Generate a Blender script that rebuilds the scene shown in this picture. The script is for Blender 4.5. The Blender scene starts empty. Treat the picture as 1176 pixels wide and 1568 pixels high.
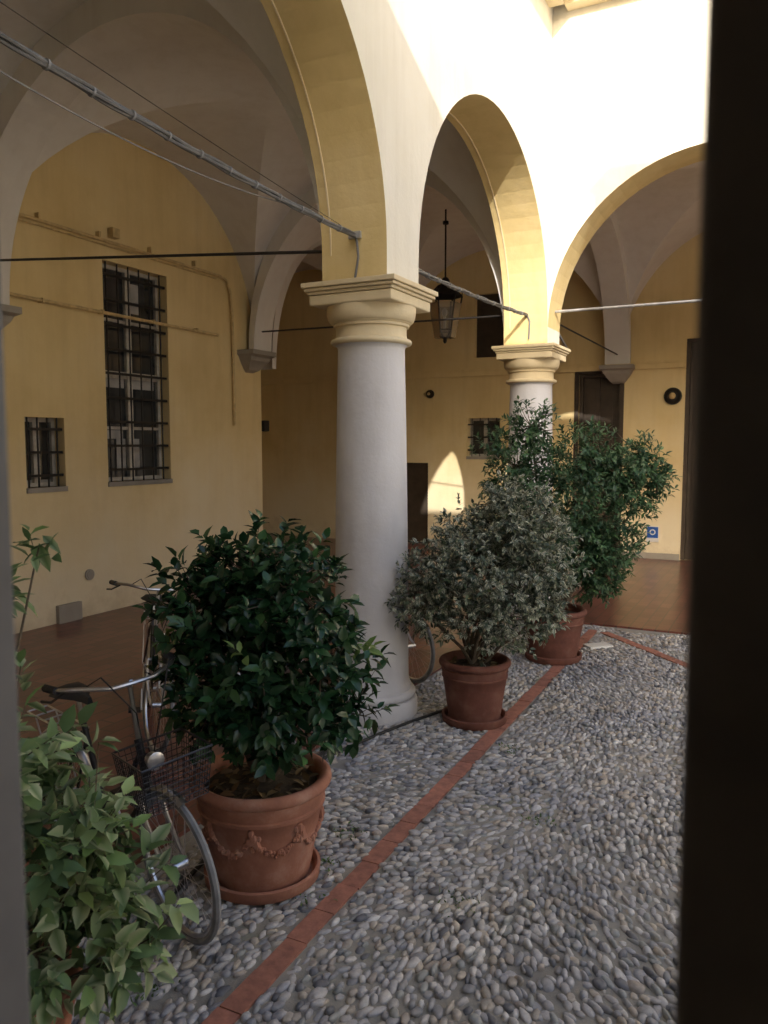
import bpy, math, random
import numpy as np
from mathutils import Vector, Matrix, Quaternion
R = math.radians
random.seed(7); rng = np.random.default_rng(11)
scene = bpy.context.scene
# ---------------------------------------------------------------- frame of the courtyard
AX = Vector((0.457, 0.8895, 0)).normalized()      # along the arcade
BX = Vector((-AX.y, AX.x, 0))                     # across, towards the loggia wall
OO = Vector((-0.10, 6.34, 0))                     # axis of the nearest column
def W(s, b, z=0.0):
    return OO + AX*s + BX*b + Vector((0, 0, z))
MW = Matrix(((AX.x, BX.x, 0, OO.x), (AX.y, BX.y, 0, OO.y), (0, 0, 1, 0), (0, 0, 0, 1)))
# ---------------------------------------------------------------- materials
def newmat(name):
    m = bpy.data.materials.new(name); m.use_nodes = True
    nt = m.node_tree; return m, nt, nt.nodes['Principled BSDF']
def N(nt, t, **kw):
    n = nt.nodes.new(t)
    for k, v in kw.items():
        if k in n.inputs: n.inputs[k].default_value = v
        else: setattr(n, k, v)
    return n
def ramp(nt, fac, stops):
    r = nt.nodes.new('ShaderNodeValToRGB')
    el = r.color_ramp.elements
    while len(el) < len(stops): el.new(0.5)
    for e, (p, c) in zip(el, stops):
        e.position = p; e.color = (c[0], c[1], c[2], 1)
    nt.links.new(fac, r.inputs[0]); return r
def geo_pos(nt):
    g = nt.nodes.new('ShaderNodeNewGeometry'); return g.outputs['Position']
def noise(nt, scale, detail=5, rough=0.55, vec=None):
    n = N(nt, 'ShaderNodeTexNoise', Scale=scale, Detail=detail, Roughness=rough)
    nt.links.new(vec if vec is not None else geo_pos(nt), n.inputs['Vector']); return n
def bump(nt, p, h, strength, dist=0.01, prev=None):
    b = N(nt, 'ShaderNodeBump', Strength=strength, Distance=dist)
    nt.links.new(h, b.inputs['Height'])
    if prev: nt.links.new(prev.outputs[0], b.inputs['Normal'])
    nt.links.new(b.outputs[0], p.inputs['Normal']); return b
def plaster(name, c1, c2, c3=None, low=None, rough=0.9, bs=0.35):
    m, nt, p = newmat(name)
    pos = geo_pos(nt)
    n1 = noise(nt, 0.7, 8, 0.62, pos)
    r = ramp(nt, n1.outputs['Fac'], [(0.30, c2), (0.52, c1), (0.75, c3 or c1)])
    col = r.outputs[0]
    # vertical streaks
    mp = N(nt, 'ShaderNodeMapping'); mp.inputs['Scale'].default_value = (3.5, 3.5, 0.35)
    nt.links.new(pos, mp.inputs[0])
    n2 = noise(nt, 1.6, 6, 0.6, mp.outputs[0])
    mr = N(nt, 'ShaderNodeMapRange'); mr.inputs[1].default_value = 0.45; mr.inputs[2].default_value = 0.8
    mr.inputs[3].default_value = 0; mr.inputs[4].default_value = 0.35
    nt.links.new(n2.outputs['Fac'], mr.inputs[0])
    mx = N(nt, 'ShaderNodeMixRGB', blend_type='MULTIPLY'); nt.links.new(mr.outputs[0], mx.inputs[0])
    nt.links.new(col, mx.inputs[1]); mx.inputs[2].default_value = (0.72, 0.68, 0.62, 1); col = mx.outputs[0]
    if low:
        sx = nt.nodes.new('ShaderNodeSeparateXYZ'); nt.links.new(pos, sx.inputs[0])
        ad = N(nt, 'ShaderNodeMath', operation='MULTIPLY_ADD'); nt.links.new(n1.outputs['Fac'], ad.inputs[0])
        ad.inputs[1].default_value = -3.2; nt.links.new(sx.outputs[2], ad.inputs[2])
        m2 = N(nt, 'ShaderNodeMapRange'); m2.inputs[1].default_value = -1.6; m2.inputs[2].default_value = 1.0
        m2.inputs[3].default_value = 0.85; m2.inputs[4].default_value = 0
        nt.links.new(ad.outputs[0], m2.inputs[0])
        mz = N(nt, 'ShaderNodeMixRGB'); nt.links.new(m2.outputs[0], mz.inputs[0])
        nt.links.new(col, mz.inputs[1]); mz.inputs[2].default_value = (*low, 1); col = mz.outputs[0]
        # damp stains near the floor
        n3 = noise(nt, 2.6, 8, 0.7, pos)
        a3 = N(nt, 'ShaderNodeMath', operation='MULTIPLY_ADD'); nt.links.new(n3.outputs['Fac'], a3.inputs[0]); a3.inputs[1].default_value = -1.6; nt.links.new(sx.outputs[2], a3.inputs[2])
        m3 = N(nt, 'ShaderNodeMapRange'); m3.inputs[1].default_value = -0.85; m3.inputs[2].default_value = -0.45; m3.inputs[3].default_value = 0.45; m3.inputs[4].default_value = 0
        nt.links.new(a3.outputs[0], m3.inputs[0])
        my = N(nt, 'ShaderNodeMixRGB', blend_type='MULTIPLY'); nt.links.new(m3.outputs[0], my.inputs[0]); nt.links.new(col, my.inputs[1]); my.inputs[2].default_value = (0.62, 0.56, 0.48, 1); col = my.outputs[0]
    nt.links.new(col, p.inputs['Base Color']); p.inputs['Roughness'].default_value = rough
    p.inputs['Specular IOR Level'].default_value = 0.2
    nb = noise(nt, 14, 8, 0.65, pos); b1 = bump(nt, p, nb.outputs['Fac'], bs, 0.012)
    nb2 = noise(nt, 1.5, 3, 0.5, pos); bump(nt, p, nb2.outputs['Fac'], 0.3, 0.05, b1)
    return m
def simple(name, col, rough=0.6, metal=0.0, var=0.25, scale=12, bs=0.2, spec=0.5):
    m, nt, p = newmat(name)
    n = noise(nt, scale, 6, 0.6)
    lo = tuple(c*(1-var) for c in col); hi = tuple(min(1, c*(1+var)) for c in col)
    r = ramp(nt, n.outputs['Fac'], [(0.3, lo), (0.7, hi)])
    nt.links.new(r.outputs[0], p.inputs['Base Color'])
    p.inputs['Roughness'].default_value = rough; p.inputs['Metallic'].default_value = metal
    p.inputs['Specular IOR Level'].default_value = spec
    if bs: bump(nt, p, n.outputs['Fac'], bs, 0.005)
    return m
M_YEL = plaster('yellow_plaster', (0.77, 0.61, 0.32), (0.69, 0.53, 0.26), (0.80, 0.66, 0.39), low=(0.80, 0.71, 0.54))
M_YEL2 = plaster('ochre_plaster', (0.72, 0.56, 0.27), (0.64, 0.49, 0.22), (0.78, 0.63, 0.36))
M_CRM = plaster('cream_plaster', (0.76, 0.72, 0.62), (0.71, 0.67, 0.55), (0.79, 0.76, 0.68))
M_VLT = plaster('vault_plaster', (0.75, 0.72, 0.68), (0.71, 0.68, 0.63), (0.79, 0.77, 0.73), bs=0.2)
M_STN = plaster('column_stone', (0.66, 0.65, 0.67), (0.52, 0.51, 0.53), (0.73, 0.73, 0.76), rough=0.75, bs=0.5)
M_CAP = plaster('capital_stucco', (0.70, 0.58, 0.37), (0.60, 0.48, 0.28), (0.76, 0.66, 0.47))
M_GST = plaster('grey_stone', (0.36, 0.33, 0.29), (0.26, 0.24, 0.21), (0.42, 0.39, 0.35))
M_IRON = simple('wrought_iron', (0.025, 0.023, 0.022), 0.55, 0.6)
M_ROD = simple('tie_rod_iron', (0.045, 0.04, 0.037), 0.6, 0.5)
M_ZINC = simple('galvanised', (0.42, 0.42, 0.43), 0.45, 0.6)
M_CABLE = simple('grey_cable', (0.14, 0.138, 0.135), 0.6)
M_TIE = simple('cable_tie', (0.24, 0.24, 0.24), 0.5)
M_PIPE = simple('painted_pipe', (0.58, 0.43, 0.21), 0.6)
M_BLK = simple('black_rubber', (0.018, 0.018, 0.019), 0.65)
M_BLKP = simple('black_paint', (0.02, 0.02, 0.025), 0.28, 0.0, 0.1)
M_BLUP = simple('blue_paint', (0.03, 0.05, 0.16), 0.25, 0.0, 0.1)
M_CHR = simple('bicycle_chrome', (0.55, 0.55, 0.58), 0.3, 1.0, 0.12)
M_TYRE = simple('tyre_wall', (0.20, 0.21, 0.23), 0.7)
M_WOOD = simple('dark_wood', (0.16, 0.135, 0.125), 0.6, 0, 0.3, 6)
M_WOODG = simple('grey_painted_wood', (0.12, 0.12, 0.13), 0.6, 0, 0.2, 8)
M_WDW = simple('brown_door_wood', (0.05, 0.036, 0.025), 0.5, 0, 0.35, 5)
M_FRM = simple('window_frame_paint', (0.50, 0.47, 0.42), 0.5)
M_SOIL = simple('soil', (0.06, 0.045, 0.03), 0.95, 0, 0.5, 40, 0.8)
M_BARK = simple('bark', (0.11, 0.085, 0.06), 0.9, 0, 0.4, 30, 0.6)
M_ROOF = simple('roof_tile', (0.30, 0.14, 0.08), 0.85)
M_BOUNCE = simple('bounce_ground', (0.50, 0.47, 0.42), 0.95, 0, 0.15, 30, 0.5)  # outer ground, made pale to bounce sunlight into the courtyard
M_SGNB = simple('sign_blue', (0.02, 0.10, 0.42), 0.4)
M_SGNW = simple('sign_white', (0.70, 0.70, 0.70), 0.5, 0, 0.05)
M_PANEL = simple('pale_pane_panel', (0.42, 0.41, 0.40), 0.9, 0, 0.25, 5)  # pale panels for the curtains and lighter areas of the panes
def terracotta(name, c, dust):
    m, nt, p = newmat(name); pos = geo_pos(nt)
    n = noise(nt, 6, 8, 0.65, pos)
    r = ramp(nt, n.outputs['Fac'], [(0.28, tuple(x*0.7 for x in c)), (0.5, c), (0.72, dust)])
    nt.links.new(r.outputs[0], p.inputs['Base Color']); p.inputs['Roughness'].default_value = 0.85
    p.inputs['Specular IOR Level'].default_value = 0.25
    n2 = noise(nt, 60, 5, 0.6, pos); bump(nt, p, n2.outputs['Fac'], 0.35, 0.004); return m
M_TER = terracotta('terracotta', (0.36, 0.165, 0.115), (0.46, 0.28, 0.22))
M_TER2 = terracotta('terracotta_dark', (0.17, 0.07, 0.052), (0.23, 0.12, 0.09))
def glass_dark():
    m, nt, p = newmat('window_glass'); p.inputs['Base Color'].default_value = (0.03, 0.035, 0.04, 1)
    p.inputs['Roughness'].default_value = 0.05; p.inputs['Specular IOR Level'].default_value = 1.0
    n = noise(nt, 3, 2); bump(nt, p, n.outputs['Fac'], 0.06, 0.02); return m
M_GLS = glass_dark()
def lant_glass():
    m, nt, p = newmat('lantern_glass'); p.inputs['Base Color'].default_value = (0.5, 0.48, 0.42, 1)
    p.inputs['Roughness'].default_value = 0.2; p.inputs['Transmission Weight'].default_value = 0.8; return m
M_LGL = lant_glass()
def tilemat():
    m, nt, p = newmat('red_floor_tile')
    tc = nt.nodes.new('ShaderNodeTexCoord')
    br = N(nt, 'ShaderNodeTexBrick', Scale=1.0)
    br.inputs['Brick Width'].default_value = 0.30; br.inputs['Row Height'].default_value = 0.15
    br.inputs['Mortar Size'].default_value = 0.008
    br.inputs['Color1'].default_value = (0.12, 0.042, 0.034, 1); br.inputs['Color2'].default_value = (0.21, 0.080, 0.062, 1)
    br.inputs['Mortar'].default_value = (0.07, 0.045, 0.038, 1)
    nt.links.new(tc.outputs['Object'], br.inputs['Vector'])
    n = noise(nt, 2.0, 6, 0.6)
    mx = N(nt, 'ShaderNodeMixRGB', blend_type='MULTIPLY'); mx.inputs[0].default_value = 0.7
    r = ramp(nt, n.outputs['Fac'], [(0.3, (0.55, 0.55, 0.55)), (0.7, (1.1, 1.05, 1.0))])
    nt.links.new(br.outputs['Color'], mx.inputs[1]); nt.links.new(r.outputs[0], mx.inputs[2])
    nt.links.new(mx.outputs[0], p.inputs['Base Color']); p.inputs['Roughness'].default_value = 0.28
    bump(nt, p, br.outputs['Fac'], -0.3, 0.003); return m
M_TILE = tilemat()
def brickmat():
    m, nt, p = newmat('red_brick_strip'); pos = geo_pos(nt)
    at = N(nt, 'ShaderNodeAttribute', attribute_name='Col')
    n = noise(nt, 18, 6, 0.65, pos)
    r = ramp(nt, n.outputs['Fac'], [(0.3, (0.6, 0.6, 0.6)), (0.7, (1.2, 1.15, 1.1))])
    mx = N(nt, 'ShaderNodeMixRGB', blend_type='MULTIPLY'); mx.inputs[0].default_value = 1
    nt.links.new(at.outputs['Color'], mx.inputs[1]); nt.links.new(r.outputs[0], mx.inputs[2])
    nt.links.new(mx.outputs[0], p.inputs['Base Color']); p.inputs['Roughness'].default_value = 0.85
    bump(nt, p, n.outputs['Fac'], 0.5, 0.006); return m
M_BRK = brickmat()
def mortar():
    m, nt, p = newmat('cobble_bedding'); pos = geo_pos(nt)
    n = noise(nt, 1.2, 6, 0.6, pos); n2 = noise(nt, 120, 4, 0.7, pos)
    r = ramp(nt, n.outputs['Fac'], [(0.35, (0.23, 0.22, 0.205)), (0.55, (0.30, 0.285, 0.26)), (0.72, (0.20, 0.215, 0.13))])
    nt.links.new(r.outputs[0], p.inputs['Base Color']); p.inputs['Roughness'].default_value = 0.95
    bump(nt, p, n2.outputs['Fac'], 0.8, 0.006); return m
M_MOR = mortar()
def stonemat():
    m, nt, p = newmat('river_pebble'); pos = geo_pos(nt)
    at = N(nt, 'ShaderNodeAttribute', attribute_name='Col')
    n = noise(nt, 45, 6, 0.7, pos); n0 = noise(nt, 0.8, 5, 0.6, pos)
    r = ramp(nt, n.outputs['Fac'], [(0.3, (0.75, 0.75, 0.75)), (0.7, (1.15, 1.14, 1.12))])
    r0 = ramp(nt, n0.outputs['Fac'], [(0.35, (0.74, 0.76, 0.84)), (0.65, (1.14, 1.10, 1.04))])
    mx = N(nt, 'ShaderNodeMixRGB', blend_type='MULTIPLY'); mx.inputs[0].default_value = 1
    nt.links.new(at.outputs['Color'], mx.inputs[1]); nt.links.new(r.outputs[0], mx.inputs[2])
    my = N(nt, 'ShaderNodeMixRGB', blend_type='MULTIPLY'); my.inputs[0].default_value = 1
    nt.links.new(mx.outputs[0], my.inputs[1]); nt.links.new(r0.outputs[0], my.inputs[2])
    nt.links.new(my.outputs[0], p.inputs['Base Color']); p.inputs['Roughness'].default_value = 0.55
    bump(nt, p, n.outputs['Fac'], 0.3, 0.004); return m
M_PEB = stonemat()
def leafmat(name, rough, trans=0.25):
    m, nt, p = newmat(name)
    at = N(nt, 'ShaderNodeAttribute', attribute_name='Col')
    nt.links.new(at.outputs['Color'], p.inputs['Base Color']); p.inputs['Roughness'].default_value = rough
    tr = nt.nodes.new('ShaderNodeBsdfTranslucent'); nt.links.new(at.outputs['Color'], tr.inputs[0])
    mx = nt.nodes.new('ShaderNodeMixShader'); mx.inputs[0].default_value = trans
    nt.links.new(p.outputs[0], mx.inputs[1]); nt.links.new(tr.outputs[0], mx.inputs[2])
    nt.links.new(mx.outputs[0], nt.nodes['Material Output'].inputs[0]); return m
M_LF1 = leafmat('glossy_leaf', 0.27, 0.15); M_LF2 = leafmat('variegated_leaf', 0.45, 0.25); M_LF3 = leafmat('soft_leaf', 0.42, 0.3)
# ---------------------------------------------------------------- mesh builder
def empty(name, loc=(0, 0, 0), rot=None):
    e = bpy.data.objects.new(name, None); scene.collection.objects.link(e); e.location = loc
    if rot: e.rotation_euler = rot
    return e
def link(name, me, parent=None):
    o = bpy.data.objects.new(name, me); scene.collection.objects.link(o)
    if parent: o.parent = parent
    return o
class B:
    def __init__(s): s.v = []; s.f = []; s.m = []
    def add(s, vs, fs, mi=0):
        k = len(s.v); s.v += [tuple(x) for x in vs]
        s.f += [tuple(i+k for i in f) for f in fs]; s.m += [mi]*len(fs)
    def quad(s, a, b, c, d, mi=0): s.add([a, b, c, d], [(0, 1, 2, 3)], mi)
    def box(s, lo, hi, mi=0, T=None):
        x0, y0, z0 = lo; x1, y1, z1 = hi
        vs = [Vector(p) for p in [(x0,y0,z0),(x1,y0,z0),(x1,y1,z0),(x0,y1,z0),(x0,y0,z1),(x1,y0,z1),(x1,y1,z1),(x0,y1,z1)]]
        if T: vs = [T(*v) for v in vs]
        s.add(vs, [(0,3,2,1),(4,5,6,7),(0,1,5,4),(1,2,6,5),(2,3,7,6),(3,0,4,7)], mi)
    def tube(s, pts, r, n=8, mi=0, cap=True, closed=False):
        pts = [Vector(p) for p in pts]; rs = r if isinstance(r, (list, tuple)) else [r]*len(pts)
        m = len(pts); vs = []; prev = None
        for i, p in enumerate(pts):
            if closed: d = (pts[(i+1) % m]-pts[i-1])
            else: d = pts[min(i+1, m-1)]-pts[max(i-1, 0)]
            d.normalize()
            if prev is None:
                up = Vector((0, 0, 1)) if abs(d.z) < 0.9 else Vector((1, 0, 0))
                u = d.cross(up).normalized()
            else: u = (prev-d*prev.dot(d)).normalized()
            prev = u; w = d.cross(u)
            for k in range(n):
                a = 2*math.pi*k/n; vs.append(p+(u*math.cos(a)+w*math.sin(a))*rs[i])
        fs = []
        for i in range(m if closed else m-1):
            j = (i+1) % m
            for k in range(n):
                l = (k+1) % n; fs.append((i*n+k, i*n+l, j*n+l, j*n+k))
        if cap and not closed:
            fs.append(tuple(range(n))[::-1]); fs.append(tuple((m-1)*n+k for k in range(n)))
        s.add(vs, fs, mi)
    def lathe(s, prof, c=(0, 0, 0), n=48, mi=0):
        c = Vector(c); vs = []
        for r, z in prof:
            for k in range(n):
                a = 2*math.pi*k/n; vs.append(c+Vector((r*math.cos(a), r*math.sin(a), z)))
        fs = []
        for i in range(len(prof)-1):
            for k in range(n):
                l = (k+1) % n; fs.append((i*n+k, i*n+l, (i+1)*n+l, (i+1)*n+k))
        s.add(vs, fs, mi)
    def ell(s, c, r, mi=0, nu=10, nv=6, M=None):
        vs = []; c = Vector(c)
        for j in range(nv+1):
            t = math.pi*j/nv
            for k in range(nu):
                a = 2*math.pi*k/nu
                v = Vector((r[0]*math.sin(t)*math.cos(a), r[1]*math.sin(t)*math.sin(a), r[2]*math.cos(t)))
                if M: v = M @ v
                vs.append(c+v)
        fs = []
        for j in range(nv):
            for k in range(nu):
                l = (k+1) % nu; fs.append((j*nu+k, (j+1)*nu+k, (j+1)*nu+l, j*nu+l))
        s.add(vs, fs, mi)
    def make(s, name, mats, parent=None, smooth=True, ang=38, bevel=0, T=None):
        me = bpy.data.meshes.new(name); vs = s.v
        if T: vs = [tuple(T @ Vector(v)) for v in vs]
        me.from_pydata(vs, [], s.f); me.update()
        for m in (mats if isinstance(mats, (list, tuple)) else [mats]): me.materials.append(m)
        me.polygons.foreach_set('material_index', s.m)
        if smooth:
            me.shade_smooth(); me.set_sharp_from_angle(angle=R(ang))
        o = link(name, me, parent)
        if bevel:
            b = o.modifiers.new('bevel', 'BEVEL'); b.width = bevel; b.segments = 2; b.limit_method = 'ANGLE'; b.angle_limit = R(50)
        return o
# ---------------------------------------------------------------- ground
g = B(); g.quad((-150,-150,-0.03),(150,-150,-0.03),(150,150,-0.03),(-150,150,-0.03)); g.make('ground', M_BOUNCE)
g = B(); g.quad(W(-9,-8.4,0), W(4.0,-8.4,0), W(4.0,0.2,0), W(-9,0.2,0)); g.make('courtyard_bedding', M_MOR)
def local(b, name, mat, parent=None, bevel=0):
    o = b.make(name, mat, parent, bevel=bevel); o.matrix_world = MW; return o
g = B(); g.box((-5.1, -0.02, -0.02), (4.6, 4.9, 0.018)); g.box((4.6, -9.0, -0.02), (10.1, 9.2, 0.018)); g.box((4.02, -8.4, -0.02), (4.6, -0.02, 0.018))
local(g, 'tile_floor', M_TILE)
def strip(name, path, wid):
    vs=[]; fs=[]; cols=[]
    for (p, q) in path:
        p = Vector(p); q = Vector(q); d = q-p; L = d.length; d.normalize(); n = Vector((-d.y, d.x))
        k = int(L/0.24)
        for i in range(k):
            x0 = L*i/k+0.002; x1 = L*(i+1)/k-0.002
            j = random.uniform(-0.005, 0.005); z = 0.012+random.uniform(-0.003, 0.003)
            c = [p+d*x0+n*(-wid/2+j), p+d*x1+n*(-wid/2+j), p+d*x1+n*(wid/2+j), p+d*x0+n*(wid/2+j)]
            b0 = len(vs)
            vs += [tuple(W(a.x, a.y, -0.02)) for a in c]+[tuple(W(a.x, a.y, z)) for a in c]
            fs += [tuple(b0+t for t in f) for f in [(4,5,6,7),(0,1,5,4),(1,2,6,5),(2,3,7,6),(3,0,4,7)]]
            h = random.uniform(0.88, 1.12); cc = (0.36*h, 0.16*h, 0.12*h, 1); cols += [cc]*8
    me = bpy.data.meshes.new(name); me.from_pydata(vs, [], fs); me.materials.append(M_BRK)
    at = me.color_attributes.new('Col', 'FLOAT_COLOR', 'POINT'); at.data.foreach_set('color', np.array(cols, dtype=np.float32).ravel())
    link(name, me)
SL = [((-5.0, -1.17), (3.72, -0.99)), ((3.66, -1.13), (-0.2, -4.97))]
strip('brick_strip', SL, 0.105)
def pebbles():
    dx, dy = 0.060, 0.0345
    s_rng = np.arange(-5.05, 4.0, dx); b_rng = np.arange(-8.3, -0.06, dy)
    S, Bq = np.meshgrid(s_rng, b_rng, indexing='ij')
    S = S + (np.arange(len(b_rng)) % 2)[None, :]*dx/2
    Sx = S+0.16*np.sin(Bq*1.7+0.6)+0.06*np.sin(Bq*5.1); Bx = Bq+0.14*np.sin(S*1.3+1.0)+0.06*np.sin(S*4.3)
    s = Sx.ravel()+rng.normal(0, 0.011, Sx.size); b = Bx.ravel()+rng.normal(0, 0.007, Sx.size)
    keep = (b < -0.05) & (s < 4.0) & (s > -5.08) & (rng.random(s.size) > 0.07)
    for (p, q) in SL:
        p = np.array(p); q = np.array(q); d = q-p; L = np.hypot(*d); d = d/L
        t = (s-p[0])*d[0]+(b-p[1])*d[1]; n = -(s-p[0])*d[1]+(b-p[1])*d[0]
        keep &= ~((np.abs(n) < 0.070) & (t > -0.03) & (t < L+0.03))
    s = s[keep]; b = b[keep]; n = s.size
    ang = 0.5*np.sin(s*0.9+b*0.7)+0.45*np.sin(b*2.3-s*0.5)+rng.normal(0, 0.28, n)
    big = rng.random(n) < .10
    la = np.clip(rng.normal(0.0335, 0.007, n), 0.016, 0.055); wa = np.clip(rng.normal(0.0172, 0.0034, n), 0.010, 0.027)
    la[big] *= 1.15; wa[big] *= 1.35
    ha = rng.uniform(0.006, 0.018, n)
    seg = 9; prof = [(0.0, 1.0), (0.52, 0.90), (0.86, 0.55), (1.0, -0.1), (0.95, -1.5)]
    base = [(0, 0, 1.0)]
    for r, z in prof[1:]:
        for k in range(seg):
            a = 2*math.pi*k/seg; base.append((r*math.cos(a), r*math.sin(a), z))
    base = np.array(base); nv = len(base)
    jit = 1+rng.normal(0, 0.10, (n, nv, 1)); jit[:, 0] = 1
    V = base[None]*np.stack([la, wa, ha], 1)[:, None, :]
    V[:, :, :2] *= jit
    tx = rng.normal(0, 0.12, n)[:, None]; V[:, :, 2] += V[:, :, 0]*tx
    ca = np.cos(ang)[:, None]; sa = np.sin(ang)[:, None]
    X = V[:, :, 0]*ca-V[:, :, 1]*sa+s[:, None]; Y = V[:, :, 0]*sa+V[:, :, 1]*ca+b[:, None]
    und = 0.007*np.sin(s*3.1+b*2.0)*np.sin(b*3.7-s)
    Z = V[:, :, 2]+(rng.normal(0, 0.003, n)+und)[:, None]+0.003
    wx = OO.x+AX.x*X+BX.x*Y; wy = OO.y+AX.y*X+BX.y*Y
    co = np.stack([wx, wy, Z], 2).reshape(-1, 3)
    F = []
    for k in range(seg): F.append((0, 1+k, 1+(k+1) % seg))
    tri = np.array(F); Q = []
    for r in range(3):
        for k in range(seg):
            Q.append((1+r*seg+k, 1+(r+1)*seg+k, 1+(r+1)*seg+(k+1) % seg, 1+r*seg+(k+1) % seg))
    Q = np.array(Q); off = (np.arange(n)*nv)[:, None, None]
    T = (tri[None]+off).reshape(n, -1); QQ = (Q[None]+off).reshape(n, -1)
    loops = np.concatenate([T, QQ], 1).ravel()
    cnt = np.tile(np.array([3]*len(tri)+[4]*len(Q)), n)
    me = bpy.data.meshes.new('cobblestone_paving')
    me.vertices.add(len(co)); me.vertices.foreach_set('co', co.ravel().astype(np.float32))
    me.loops.add(len(loops)); me.loops.foreach_set('vertex_index', loops.astype(np.int32))
    me.polygons.add(len(cnt)); st = np.concatenate([[0], np.cumsum(cnt)[:-1]])
    me.polygons.foreach_set('loop_start', st.astype(np.int32))
    me.update(calc_edges=True); me.validate()
    me.shade_smooth()
    pal = np.array([(0.42,0.42,0.44),(0.32,0.325,0.345),(0.50,0.49,0.49),(0.44,0.40,0.35),(0.31,0.325,0.325),(0.60,0.595,0.59),(0.39,0.35,0.315),(0.17,0.175,0.195)])
    pi = rng.choice(len(pal), n, p=[.23,.18,.15,.14,.08,.07,.07,.08])
    col = pal[pi]*rng.uniform(0.82, 1.14, (n, 1)); col = np.repeat(col, nv, 0)
    col = np.concatenate([col, np.ones((len(col), 1))], 1).astype(np.float32)
    at = me.color_attributes.new('Col', 'FLOAT_COLOR', 'POINT'); at.data.foreach_set('color', col.ravel())
    me.materials.append(M_PEB); link('cobblestone_paving', me)
pebbles()
# ---------------------------------------------------------------- building
bld = empty('arcaded_building')
ZI, ZS, RAD = 3.43, 3.64, 1.895
def arch_wall(name, T, xs, xe, ops, d0, d1, top, zlow=ZI, mats=(M_CRM, M_YEL2, M_VLT), caps=(False, False), parent=bld, NS=36):
    b = B()
    def Q(x0, z0, x1, z1, x2, z2, x3, z3, d, mi): b.quad(T(x0,d,z0), T(x1,d,z1), T(x2,d,z2), T(x3,d,z3), mi)
    cur = xs
    for (o0, o1) in ops+[(xe, None)]:
        if o0-cur > 1e-3:
            for d, mi in ((d0, 0), (d1, 2)):
                Q(cur, zlow, o0, zlow, o0, ZS, cur, ZS, d, mi)
                Q(cur, ZS, o0, ZS, o0, top, cur, top, d, mi)
            b.quad(T(cur,d0,zlow), T(o0,d0,zlow), T(o0,d1,zlow), T(cur,d1,zlow), 1)
            if cur != xs or caps[0]: b.quad(T(cur,d0,zlow), T(cur,d1,zlow), T(cur,d1,ZS), T(cur,d0,ZS), 1)
            if o1 is not None or caps[1]: b.quad(T(o0,d0,zlow), T(o0,d1,zlow), T(o0,d1,ZS), T(o0,d0,ZS), 1)
        if o1 is None:
            if caps[1]: b.quad(T(xe,d0,ZS), T(xe,d1,ZS), T(xe,d1,top), T(xe,d0,top), 0)
            break
        c = (o0+o1)/2; r = (o1-o0)/2
        P = [(c-r*math.cos(math.pi*i/NS), ZS+RAD*math.sin(math.pi*i/NS)) for i in range(NS+1)]
        for (x0, z0), (x1, z1) in zip(P[:-1], P[1:]):
            for d, mi in ((d0, 0), (d1, 2)): Q(x0, z0, x1, z1, x1, top, x0, top, d, mi)
            b.quad(T(x0,d0,z0), T(x1,d0,z1), T(x1,d1,z1), T(x0,d1,z0), 1)
        cur = o1
    o = b.make(name, list(mats), parent, ang=30)
    return o
TOP = 7.5
arch_wall('arcade_wall', lambda x,d,z: W(x,d,z), -5.1, 4.63, [(-4.07,-.28),(.28,4.07)], -.28, .28, TOP, caps=(False, True))
arch_wall('end_arcade_wall', lambda x,d,z: W(4.35+d,-x,z), .28, 8.98, [(.28,4.07),(4.63,8.42)], -.28, .28, TOP)
# thin raised fillet on the loggia side of the arches
b = B()
for c0 in (-2.175, 2.175):
    P = [(c0-1.895*math.cos(math.pi*i/40), ZS+RAD*math.sin(math.pi*i/40)) for i in range(41)]
    b.tube([W(x, .20, z-.002) for x, z in P], .009, 5)
b.make('arch_fillet', M_CAP, bld)
def vault(name, c, sp=(3.55, 3.75), crown=6.2, n=36):
    A, Bc, C, D = [Vector(x) for x in c]; b = B(); vs = []; 
    par = [(1-math.cos(math.pi*i/n))/2 for i in range(n+1)]
    for i, p in enumerate(par):
        for j, q in enumerate(par):
            P = (A*(1-p)+Bc*p)*(1-q)+(D*(1-p)+C*p)*q
            h = max(math.sin(math.pi*i/n), math.sin(math.pi*j/n)); z0 = sp[0]*(1-q)+sp[1]*q
            vs.append(W(P.x, P.y, z0+(crown-z0)*h))
    fs = []; k = lambda i, j: i*(n+1)+j
    for i in range(n):
        for j in range(n):
            if (i < n//2) == (j < n//2): fs += [(k(i,j),k(i+1,j),k(i+1,j+1)), (k(i,j),k(i+1,j+1),k(i,j+1))]
            else: fs += [(k(i,j),k(i+1,j),k(i,j+1)), (k(i+1,j),k(i+1,j+1),k(i,j+1))]
    b.add(vs, fs); return b.make(name, M_VLT, bld, ang=14)
vault('vault_1', [(0,.28),(4.35,.28),(5.1,4.9),(.1,4.9)])
vault('vault_0', [(-4.35,.28),(0,.28),(.1,4.9),(-4.35,4.9)])
vault('vault_corner', [(4.35,0),(10.1,0),(10.1,4.9),(5.1,4.9)])
vault('vault_end_1', [(4.63,-4.35),(10.1,-4.35),(10.1,0),(4.63,0)], (3.6,3.6))
vault('vault_end_2', [(4.63,-8.7),(10.1,-8.7),(10.1,-4.35),(4.63,-4.35)], (3.6,3.6))
vault('vault_passage', [(5.27,4.9),(10.1,4.9),(10.1,9.2),(5.27,9.2)], (3.7,3.7))
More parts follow.
